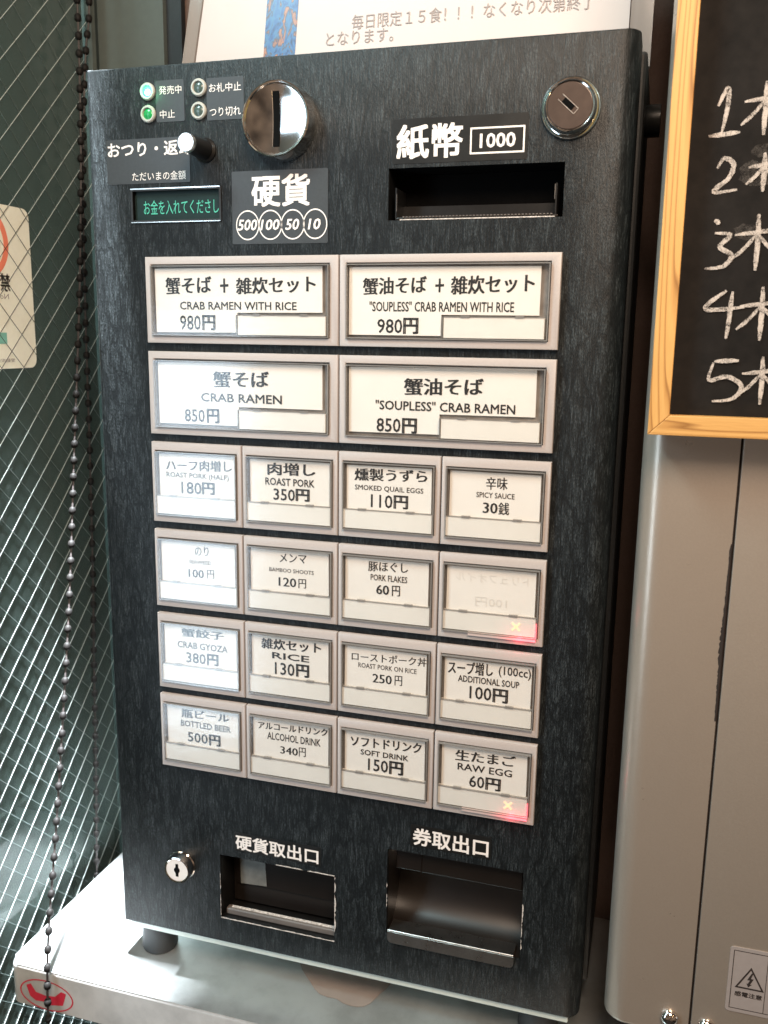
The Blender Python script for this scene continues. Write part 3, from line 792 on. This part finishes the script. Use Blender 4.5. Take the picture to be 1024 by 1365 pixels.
def chips(b, x0, z0, x1, z1, n, w_, y=-.0045, gap=.25):
    """chipped bare rim along a cut edge: a broken ribbon of uneven width"""
    dx, dz = (x1 - x0), (z1 - z0); L = math.hypot(dx, dz); nx, nz = -dz / L, dx / L
    sg = 1 if w_ > 0 else -1; w_ = abs(w_) * 1.3
    ws = [w_ * random.uniform(.35, 1.0) * (0 if random.random() < gap else 1) for _ in range(n + 1)]
    for k in range(n):
        if ws[k] + ws[k + 1] < 1e-6: continue
        t0, t1 = k / n, (k + 1) / n
        a = (x0 + dx * t0, z0 + dz * t0); c = (x0 + dx * t1, z0 + dz * t1)
        poly(b, [a, c, (c[0] + sg * nx * max(ws[k + 1], .001), c[1] + sg * nz * max(ws[k + 1], .001)), (a[0] + sg * nx * max(ws[k], .001), a[1] + sg * nz * max(ws[k], .001))], y, .004)
b = B()
chips(b, 1.964, -7.034, .64, -7.034, 40, -.010, gap=.02)
chips(b, 1.964, -6.92, 1.964, -6.28, 22, -.014, gap=.25)
chips(b, 1.962, -6.266, 1.30, -6.266, 22, -.008, gap=.15)
chips(b, .638, -6.5, .638, -7.0, 16, .005, gap=.4)
obj('worn_edge', b, M['chip'], ct)

# ---- ticket tray
b = B()
prof = [(.03, -5.842), (.30, -5.842), (.42, -5.95), (.47, -6.15), (.48, -6.35), (.44, -6.55), (.34, -6.70), (.20, -6.78), (.03, -6.795)]
L_ = [b.verts.new((2.54, y, z)) for y, z in prof]; R2 = [b.verts.new((3.918, y, z)) for y, z in prof]
for k in range(len(prof) - 1): b.faces.new((L_[k], R2[k], R2[k + 1], L_[k + 1]))
b.faces.new(L_); b.faces.new(list(reversed(R2)))
bmesh.ops.recalc_face_normals(b, faces=b.faces)
tt = obj('ticket_tray', b, M['brownplastic'], mc, smooth=True)
b = B(); box(b, 2.60, 3.90, .10, .13, -6.10, -5.86, .008); box(b, 2.86, 2.87, .09, .1, -6.10, -5.86); obj('ticket_flap', b, M['brownplastic'], tt)
b = B()
pts = rrect(2.553, 3.862, -6.885, -6.745, .02, 4, rs=(.05, .05, .012, .012))
poly(b, pts, -.028, .02); lp = obj('tray_lip', b, M['satin'], tt)
b = B(); tube(b, [(2.556, -.022, -6.748), (3.859, -.022, -6.748)], .014, 10); box(b, 2.56, 3.855, -.02, .18, -6.772, -6.752); obj('lip_roll', b, M['satin'], tt, smooth=True)
b = B(); chips(b, 3.923, -6.70, 3.923, -6.15, 24, -.010, gap=.3); chips(b, 2.532, -6.2, 2.532, -6.5, 12, .006, gap=.3); obj('worn_edge', b, M['chip'], tt)

# ------------------------------------------------------------------ buttons
RH, RP = .8143, .8949
def frame_mesh(wd_):
    b = B(); o_ = ring(b, .007, wd_ - .007, -RH, 0, (.040, .048, .068, .085) if wd_ < 1.5 else (.062, .085, .068, .072), -.058, .0)
    bmesh.ops.recalc_face_normals(b, faces=b.faces)
    bmesh.ops.bevel(b, geom=[e for e in b.edges if all(abs(v.co.y + .058) < 1e-4 for v in e.verts) and not e.is_boundary and any(abs(f.normal.y) < .5 for f in e.link_faces)], offset=.012, segments=2, profile=.5, affect='EDGES')
    return to_mesh('button', b, M['plate'], (0, 0, 0), True)
def well_mesh(wd_):
    b = B(); box(b, .03, wd_ - .03, -.012, -.001, -RH + .05, -.06); return to_mesh('well', b, M['dark'], (0, 0, 0))
def cover_meshes(x0, x1, z0, z1):
    b = B(); f = rrect(x0, x1, z0, z1, .012, 2)
    fv = [b.verts.new((x, -.085, z)) for x, z in f]; b.faces.new(fv)
    gv = [b.verts.new((x, -.079, z)) for x, z in f]; b.faces.new(list(reversed(gv)))
    cov = to_mesh('cover', b, M['cover'], (0, 0, 0))
    b = B(); ring(b, x0, x1, z0, z1, .009, -.0845, -.015)
    edge = to_mesh('cover_rim', b, M['edge'], (0, 0, 0))
    return cov, edge
def card_mesh(large):
    b = B()
    if large: poly(b, [(.10, -.705), (.965, -.705), (.965, -.520), (1.83, -.520), (1.83, -.105), (.10, -.105)], -.038, .02)
    else: poly(b, [(.078, -.545), (.905, -.545), (.905, -.122), (.078, -.122)], -.038, .02)
    return to_mesh('card', b, M['card'], (0, 0, 0))
def lens_mesh(large):
    b = B()
    x0, x1 = (.985, 1.875) if large else (.052, .925)
    box(b, x0, x1, -.066, -.012, -.728, -.545, .004, 1)
    return to_mesh('lamp_lens', b, M['lens'], (0, 0, 0))
def tabs_mesh(large):
    b = B()
    x0, x1 = (.985, 1.875) if large else (.052, .925)
    w_ = x1 - x0
    for f_ in (.22, .76): box(b, x0 + w_ * f_ - .04, x0 + w_ * f_ + .04, -.076, -.05, -.548, -.530)
    box(b, x0, x1, -.072, -.05, -.5455, -.538)
    if large: box(b, x0 - .013, x0 - .003, -.075, -.02, -.728, -.54)
    return to_mesh('lens_tabs', b, M['edge'], (0, 0, 0))
FR = {1: frame_mesh(1), 2: frame_mesh(2)}; WE = {1: well_mesh(1), 2: well_mesh(2)}
CV = {1: cover_meshes(.052, .942, -.742, -.092), 2: cover_meshes(.075, 1.905, -.742, -.084)}
CA = {1: card_mesh(0), 2: card_mesh(1)}; LE = {1: lens_mesh(0), 2: lens_mesh(1)}; TB = {1: tabs_mesh(0), 2: tabs_mesh(1)}

T = {
 (0,0):[('蟹そば','K',.215,-.351,.708,-.182),('+','k',.797,-.335,.886,-.203),('雑炊セット','K',.962,-.35,1.769,-.190),('CRAB RAMEN WITH RICE','E',.366,-.494,1.579,-.419),('980','N',.362,-.686,.585,-.548),('円','B',.6,-.688,.743,-.543)],
 (0,2):[('蟹油そば','K',2.224,-.352,2.819,-.190),('+','k',2.897,-.331,2.977,-.212),('雑炊セット','K',3.038,-.35,3.774,-.184),('"SOUPLESS" CRAB RAMEN WITH RICE','E',2.289,-.499,3.604,-.41),('980','N',2.366,-.691,2.601,-.565),('円','B',2.609,-.696,2.752,-.553)],
 (1,0):[('蟹そば','K',.701,-1.229,1.292,-1.065),('CRAB RAMEN','E',.569,-1.371,1.424,-1.286),('850','N',.385,-1.575,.604,-1.45),('円','B',.625,-1.58,.764,-1.439)],
 (1,2):[('蟹油そば','K',2.626,-1.24,3.361,-1.075),('"SOUPLESS" CRAB RAMEN','E',2.358,-1.382,3.651,-1.295),('850','N',2.371,-1.586,2.601,-1.46),('円','B',2.615,-1.592,2.758,-1.452)],
 (2,0):[('ハーフ肉増し','K',.158,-2.051,.888,-1.964),('ROAST PORK (HALF)','E',.16,-2.152,.852,-2.093),('180','N',.324,-2.299,.549,-2.183),('円','B',.553,-2.297,.697,-2.174)],
 (2,1):[('肉増し','K',1.266,-2.041,1.765,-1.939),('ROAST PORK','E',1.243,-2.151,1.755,-2.088),('350','N',1.328,-2.298,1.553,-2.19),('円','B',1.56,-2.297,1.706,-2.177)],
 (2,2):[('燻製うずら','K',2.159,-2.042,2.869,-1.94),('SMOKED QUAIL EGGS','E',2.165,-2.151,2.833,-2.101),('110','N',2.324,-2.303,2.537,-2.184),('円','B',2.547,-2.305,2.69,-2.176)],
 (2,3):[('辛味','k',3.414,-2.057,3.611,-1.959),('SPICY SAUCE','S',3.33,-2.141,3.679,-2.097),('30','D',3.393,-2.28,3.53,-2.193),('銭','k',3.535,-2.283,3.635,-2.188)],
 (3,0):[('のり','k',.454,-2.926,.613,-2.843),('SEAWEED','S',.387,-3.02,.64,-2.984),('100','D',.377,-3.163,.554,-3.086),('円','k',.586,-3.157,.669,-3.078)],
 (3,1):[('メンマ','k',1.387,-2.914,1.673,-2.839),('BAMBOO SHOOTS','S',1.276,-3.021,1.748,-2.985),('120','D',1.374,-3.162,1.564,-3.081),('円','k',1.586,-3.162,1.668,-3.082)],
 (3,2):[('豚ほぐし','k',2.305,-2.921,2.702,-2.831),('PORK FLAKES','S',2.331,-3.014,2.695,-2.96),('60','D',2.388,-3.145,2.518,-3.062),('円','k',2.545,-3.147,2.626,-3.059)],
 (3,3):[('トリュフオイル','m',3.163,-2.94,3.838,-2.86),('100円','m',3.353,-3.17,3.649,-3.08)],
 (4,0):[('蟹餃子','K',.274,-3.799,.765,-3.714),('CRAB GYOZA','E',.226,-3.934,.802,-3.872),('380','N',.325,-4.091,.548,-3.985),('円','B',.563,-4.096,.696,-3.971)],
 (4,1):[('雑炊セット','K',1.178,-3.821,1.826,-3.719),('RICE','E',1.296,-3.928,1.699,-3.869),('130','N',1.326,-4.094,1.54,-3.972),('円','B',1.556,-4.095,1.699,-3.961)],
 (4,2):[('ローストポーク丼','k',2.145,-3.835,2.905,-3.750),('ROAST PORK ON RICE','S',2.214,-3.911,2.808,-3.867),('250','D',2.362,-4.048,2.561,-3.967),('円','k',2.588,-4.048,2.665,-3.961)],
 (4,3):[('スープ増し','K',3.115,-3.839,3.546,-3.733),('(100cc)','N',3.600,-3.84,3.902,-3.735),('ADDITIONAL SOUP','E',3.215,-3.927,3.798,-3.87),('100','N',3.33,-4.086,3.540,-3.966),('円','B',3.551,-4.097,3.698,-3.959)],
 (5,0):[('瓶ビール','K',.245,-4.703,.805,-4.621),('BOTTLED BEER','E',.236,-4.81,.819,-4.75),('500','N',.314,-4.978,.549,-4.875),('円','B',.564,-4.99,.699,-4.864)],
 (5,1):[('アルコールドリンク','K',1.132,-4.7,1.897,-4.617),('ALCOHOL DRINK','E',1.234,-4.812,1.82,-4.742),('340','D',1.377,-4.951,1.574,-4.879),('円','k',1.583,-4.949,1.659,-4.864)],
 (5,2):[('ソフトドリンク','K',2.142,-4.732,2.875,-4.638),('SOFT DRINK','E',2.248,-4.827,2.743,-4.777),('150','N',2.327,-4.985,2.535,-4.864),('円','B',2.547,-4.994,2.694,-4.853)],
 (5,3):[('生たまご','K',3.212,-4.723,3.797,-4.629),('RAW EGG','E',3.238,-4.83,3.768,-4.767),('60','N',3.357,-4.992,3.505,-4.878),('円','B',3.515,-5.0,3.665,-4.871)],
}
LBL = {(0,0):'large button for crab ramen with rice, 980 yen',(0,2):'large button for soupless crab ramen with rice, 980 yen',(1,0):'large button for crab ramen, 850 yen',(1,2):'large button for soupless crab ramen, 850 yen',
 (2,0):'button for half roast pork, 180 yen',(2,1):'button for roast pork, 350 yen',(2,2):'button for smoked quail eggs, 110 yen',(2,3):'button for spicy sauce, 30 sen',
 (3,0):'button for seaweed, 100 yen',(3,1):'button for bamboo shoots, 120 yen',(3,2):'button for pork flakes, 60 yen',(3,3):'blank button with its card reversed and a red cross lit',
 (4,0):'button for crab gyoza, 380 yen',(4,1):'button for rice, 130 yen',(4,2):'button for roast pork on rice, 250 yen',(4,3):'button for additional soup, 100 yen',
 (5,0):'button for bottled beer, 500 yen',(5,1):'button for alcohol drink, 340 yen',(5,2):'button for soft drink, 150 yen',(5,3):'button for raw egg, 60 yen, with a red cross lit'}
GROW = {'K': 1.32, 'E': 1.15, 'N': 1.06, 'B': 1.0, 'k': 1.2, 'S': 1.12, 'D': 1.12, 'm': 1.0}
for (r, c), rows in T.items():
    s = 2 if r < 2 else 1
    ox, oz = float(c), -r * RP
    if r >= 3: oz -= .001
    bt = link_mesh('button', FR[s], (ox, 0, oz), mc, LBL[(r, c)])
    jx, jz = random.uniform(-.006, .006), random.uniform(-.006, .004)
    link_mesh('well', WE[s], (ox, 0, oz), bt)
    cd = link_mesh('card', CA[s], (ox + jx, 0, oz + jz), bt); cd.rotation_euler = (random.uniform(-.004, .004), random.uniform(-.008, .008), 0)
    link_mesh('lamp_lens', LE[s], (ox, 0, oz), bt); link_mesh('lens_tabs', TB[s], (ox, 0, oz), bt)
    cv = link_mesh('cover', CV[s][0], (ox, 0, oz), bt); link_mesh('cover_rim', CV[s][1], (ox, 0, oz), bt)
    cv.rotation_euler = (random.uniform(-.006, .006), 0, random.uniform(-.004, .004))
    b = B()
    for row in rows:
        x0, z0, x1, z1 = row[2:6]; g = GROW[row[1]] if r >= 2 else 1.0
        zc, h = (z0 + z1) / 2, (z1 - z0) * g
        text(b, row[0], row[1], x0, zc - h / 2, x1, min(zc + h / 2, oz - .140) if r >= 2 else zc + h / 2, -.0405, mirror=(row[1] == 'm'))
    obj('lettering', b, M['faint'] if (r, c) == (3, 3) else M['ink'], bt)
    if (r, c) in ((3, 3), (5, 3)):
        ex, ez = ox + .745, oz - .64
        b = B()
        for a in (45, -45): rotbox(b, ex, ez, .105, .022, -.0695, -.066, rad(a))
        obj('lit_cross', b, M['cross'], bt)
        b = B(); box(b, ox + .30, ox + .930, -.082, -.062, oz - .765, oz - .732); box(b, ox + .926, ox + .934, -.082, -.03, oz - .735, oz - .60)
        obj('red_edge_light', b, M['redstrip'], bt, origin=(ox + .80, 0, oz - .75))
        l = bpy.data.lights.new('red_led', 'POINT'); l.energy = .0018; l.color = (1, .05, .1); l.shadow_soft_size = .002
        o = bpy.data.objects.new('red_led', l); COL.objects.link(o); o.location = P(ox + .78, -.13, oz - .76)

# ------------------------------------------------------------------ taupe cabinet on the right
CY = -.30
cb = thing('metal_cabinet', 'taupe painted metal cabinet to the right of the ticket machine', 'cabinet', (6.5, .8, -7.0))
def panel(x0, x1, z0, z1, rl, name, m_, y=CY):
    b = B()
    prof = []
    n = 8
    for k in range(n + 1):
        a = rad(180 + 90 * k / n); prof.append((x0 + rl + rl * math.cos(a), y + rl + rl * math.sin(a)))
    prof += [(x1, y), (x1, 2.0), (x0, 2.0)]
    A = [b.verts.new((x, yy, z0)) for x, yy in prof]; C = [b.verts.new((x, yy, z1)) for x, yy in prof]
    for k in range(len(prof)): j = (k + 1) % len(prof); b.faces.new((A[k], A[j], C[j], C[k]))
    b.faces.new(A); b.faces.new(list(reversed(C)))
    bmesh.ops.recalc_face_normals(b, faces=b.faces)
    es = [e for e in b.edges if abs(e.verts[0].co.z - z0) < 1e-4 and abs(e.verts[1].co.z - z0) < 1e-4]
    bmesh.ops.bevel(b, geom=es, offset=.05, segments=3, profile=.5, affect='EDGES')
    return obj(name, b, m_, cb, smooth=True)
panel(4.758, 5.512, -7.02, 5.2, .20, 'side_panel', M['cab'])
b = B(); box(b, 5.532, 9.5, CY - .012, 1.9, -7.02, 5.2, .012); obj('front_panel', b, M['cab'], cb, smooth=True)
b = B(); box(b, 5.505, 5.535, CY + .03, 1.9, -7.0, 5.2)
zz = -2.35; wj = 0
while zz > -3.9:
    z2 = zz - random.uniform(.008, .03); w2 = (.015 * math.exp(-((z2 + 3.25) / .33) ** 2) + .008) * random.uniform(.5, 1.1)
    poly(b, [(5.512, zz), (5.506 - wj, zz), (5.506 - w2, z2), (5.512, z2)], CY - .003, .01)
    zz, wj = z2, w2
obj('seam_sealant', b, M['gunk'], cb)
for sx_, sz_ in ((5.345, -6.83), (5.665, -6.84)):
    b = B(); lathe(b, [(.082, 0), (.08, -.02), (.066, -.045), (.04, -.062), (0, -.068)], sx_, sz_, 24, y0=CY); sc_ = obj('screw', b, M['chrome'], cb, smooth=True)
    b = B()
    for a in (20, 110): rotbox(b, sx_, sz_, .05, .01, CY - .067, CY - .060, rad(a))
    obj('cross_recess', b, M['gunk'], sc_)
b = B(); poly(b, rrect(5.805, 6.75, -6.62, -5.975, .03, 3), CY - .018, .006); wl = obj('warning_label', b, M['label'], cb, label='grey shock warning sticker')
b = B(); y_ = CY - .0195
ring(b, 5.835, 6.72, -6.585, -6.005, .006, y_, y_ + .001); box(b, 6.118, 6.123, y_, y_ + .001, -6.58, -6.01)
tri = [(5.868, -6.372), (6.112, -6.372), (5.990, -6.150)]
ctr = (5.99, -6.298)
inn = [(ctr[0] + (x - ctr[0]) * .80, ctr[1] + (z - ctr[1]) * .80) for x, z in tri]
for k in range(3):
    j = (k + 1) % 3
    b.faces.new([b.verts.new((x, y_, z)) for x, z in (tri[k], tri[j], inn[j], inn[k])])
poly(b, [(5.998, -6.205), (5.965, -6.280), (5.988, -6.280), (5.972, -6.318), (5.962, -6.312), (5.978, -6.352), (6.008, -6.318), (5.993, -6.320), (6.018, -6.262), (5.995, -6.262), (6.012, -6.205)], y_)
text(b, '感電注意', 'W', 5.872, -6.455, 6.10, -6.405, y_)
text(b, 'カバーを開けるな', 'w', 6.17, -6.40, 6.66, -6.30, y_)
obj('warning_print', b, M['gunk'], wl)

# ------------------------------------------------------------------ blackboard
bb = thing('blackboard', 'blackboard in a pale pine frame with chalk numbers one to five', 'blackboard', (6.8, -.45, -1.45))
L0, LI, ZB, ZI, ZT, XR = 4.788, 4.945, -1.447, -1.292, 4.6, 8.8
YF, YB = -.65, -.345
def rail(pts, mm, nm='frame_rail'):
    b = B(); poly(b, pts, YF, YB - YF)
    bmesh.ops.recalc_face_normals(b, faces=b.faces)
    bmesh.ops.bevel(b, geom=[e for e in b.edges if all(abs(v.co.y - YF) < 1e-4 for v in e.verts)], offset=.006, segments=2, profile=.5, affect='EDGES')
    return obj(nm, b, mm, bb)
rail([(L0, ZB), (LI - .001, ZI + .001), (LI - .001, ZT), (L0, ZT + .15)], M['woodz'])
rail([(L0 + .002, ZB), (XR, ZB), (XR - .155, ZI), (LI, ZI)], M['woodx'])
rail([(XR, ZB), (XR, ZT + .15), (XR - .155, ZT), (XR - .155, ZI)], M['woodz'])
rail([(L0, ZT + .15), (LI, ZT), (XR - .155, ZT), (XR, ZT + .15)], M['woodx'])
b = B(); box(b, LI - .03, XR - .12, -.52, -.42, ZI - .03, ZT + .02); bd = obj('board', b, M['board'], bb)
def stroke(b, pts, w_):
    """chalk stroke: ribbon with ragged, uneven width"""
    ln = spline([(x, 0, z) for x, z in pts], 8) if len(pts) > 2 else [Vector((pts[0][0] + (pts[1][0] - pts[0][0]) * k / 10, 0, pts[0][1] + (pts[1][1] - pts[0][1]) * k / 10)) for k in range(11)]
    pv = None
    for i, p in enumerate(ln):
        d = (ln[min(i + 1, len(ln) - 1)] - ln[max(i - 1, 0)]); d = d.normalized() if d.length else Vector((0, 0, 1))
        nx, nz = -d.z, d.x
        e = min(1, .45 + 2.2 * min(i, len(ln) - 1 - i) / len(ln))
        a = w_ * e * random.uniform(.42, .58); c = w_ * e * random.uniform(.42, .58)
        cur = (b.verts.new((p.x + nx * a, stroke.y, p.z + nz * a)), b.verts.new((p.x - nx * c, stroke.y, p.z - nz * c)))
        if pv: b.faces.new((pv[0], pv[1], cur[1], cur[0]))
        pv = cur
    stroke.y -= .0003
stroke.y = -.5225
W_ = .033
def digit(n, x, z, h):
    b = B(); s = h
    G = {1: [[(-.18, .62), (.0, .98), (.02, .6), (-.06, .06)], [(-.33, .0), (.32, .06)]],
         2: [[(-.24, .70), (-.06, .98), (.20, .80), (.10, .42), (-.30, .04), (.36, .08)]],
         3: [[(-.12, .98), (-.02, .90)], [(-.10, .72), (.20, .68), (.02, .45), (.26, .28), (.10, .06), (-.24, .02)]],
         4: [[(.02, 1.0), (-.38, .62), (.40, .66)], [(.14, .98), (.12, .5), (.08, .0)]],
         5: [[(-.26, .95), (.28, .98)], [(-.27, .92), (-.34, .52), (.05, .60), (.38, .40), (.22, .10), (-.24, .02)]]}[n]
    for st_ in G: stroke(b, [(x + px_ * s, z + pz_ * s) for px_, pz_ in st_], W_)
    # counter kanji for "sheets": tree radical and strike radical
    kx = x + .262; kz = z + .02
    for st_, w_ in (([(-.42, .62), (.42, .72)], .030), ([(.0, 1.02), (.02, .5), (.02, -.08)], .036), ([(-.02, .62), (-.22, .36), (-.46, .14)], .026), ([(.05, .6), (.2, .42), (.36, .3)], .026),
                    ([(.75, 1.0), (.62, .72), (.48, .55)], .03), ([(.62, .78), (1.2, .84)], .028), ([(1.05, .8), (.9, .35), (.5, .0)], .03), ([(.68, .6), (.95, .25), (1.3, .0)], .03)):
        stroke(b, [(kx + px_ * s, kz + pz_ * s) for px_, pz_ in st_], w_)
    return obj('chalk_writing', b, M['chalk'], bd)
b = B()
for sx_, sz_, w_, h_ in ((5.44, .50, .13, .10), (5.40, .09, .10, .06), (5.46, .66, .08, .05), (5.9, -.4, .2, .12)):
    poly(b, [(sx_ + w_ * math.cos(a) * random.uniform(.8, 1.1), sz_ + h_ * math.sin(a) * random.uniform(.8, 1.1)) for a in [k * math.pi / 8 for k in range(16)]], -.5212)
obj('chalk_smudge', b, M['smudge'], bd)
digit(1, 5.185, .775, .335); digit(2, 5.215, .37, .25); digit(3, 5.21, -.185, .37); digit(4, 5.285, -.70, .36); digit(5, 5.33, -1.185, .33)
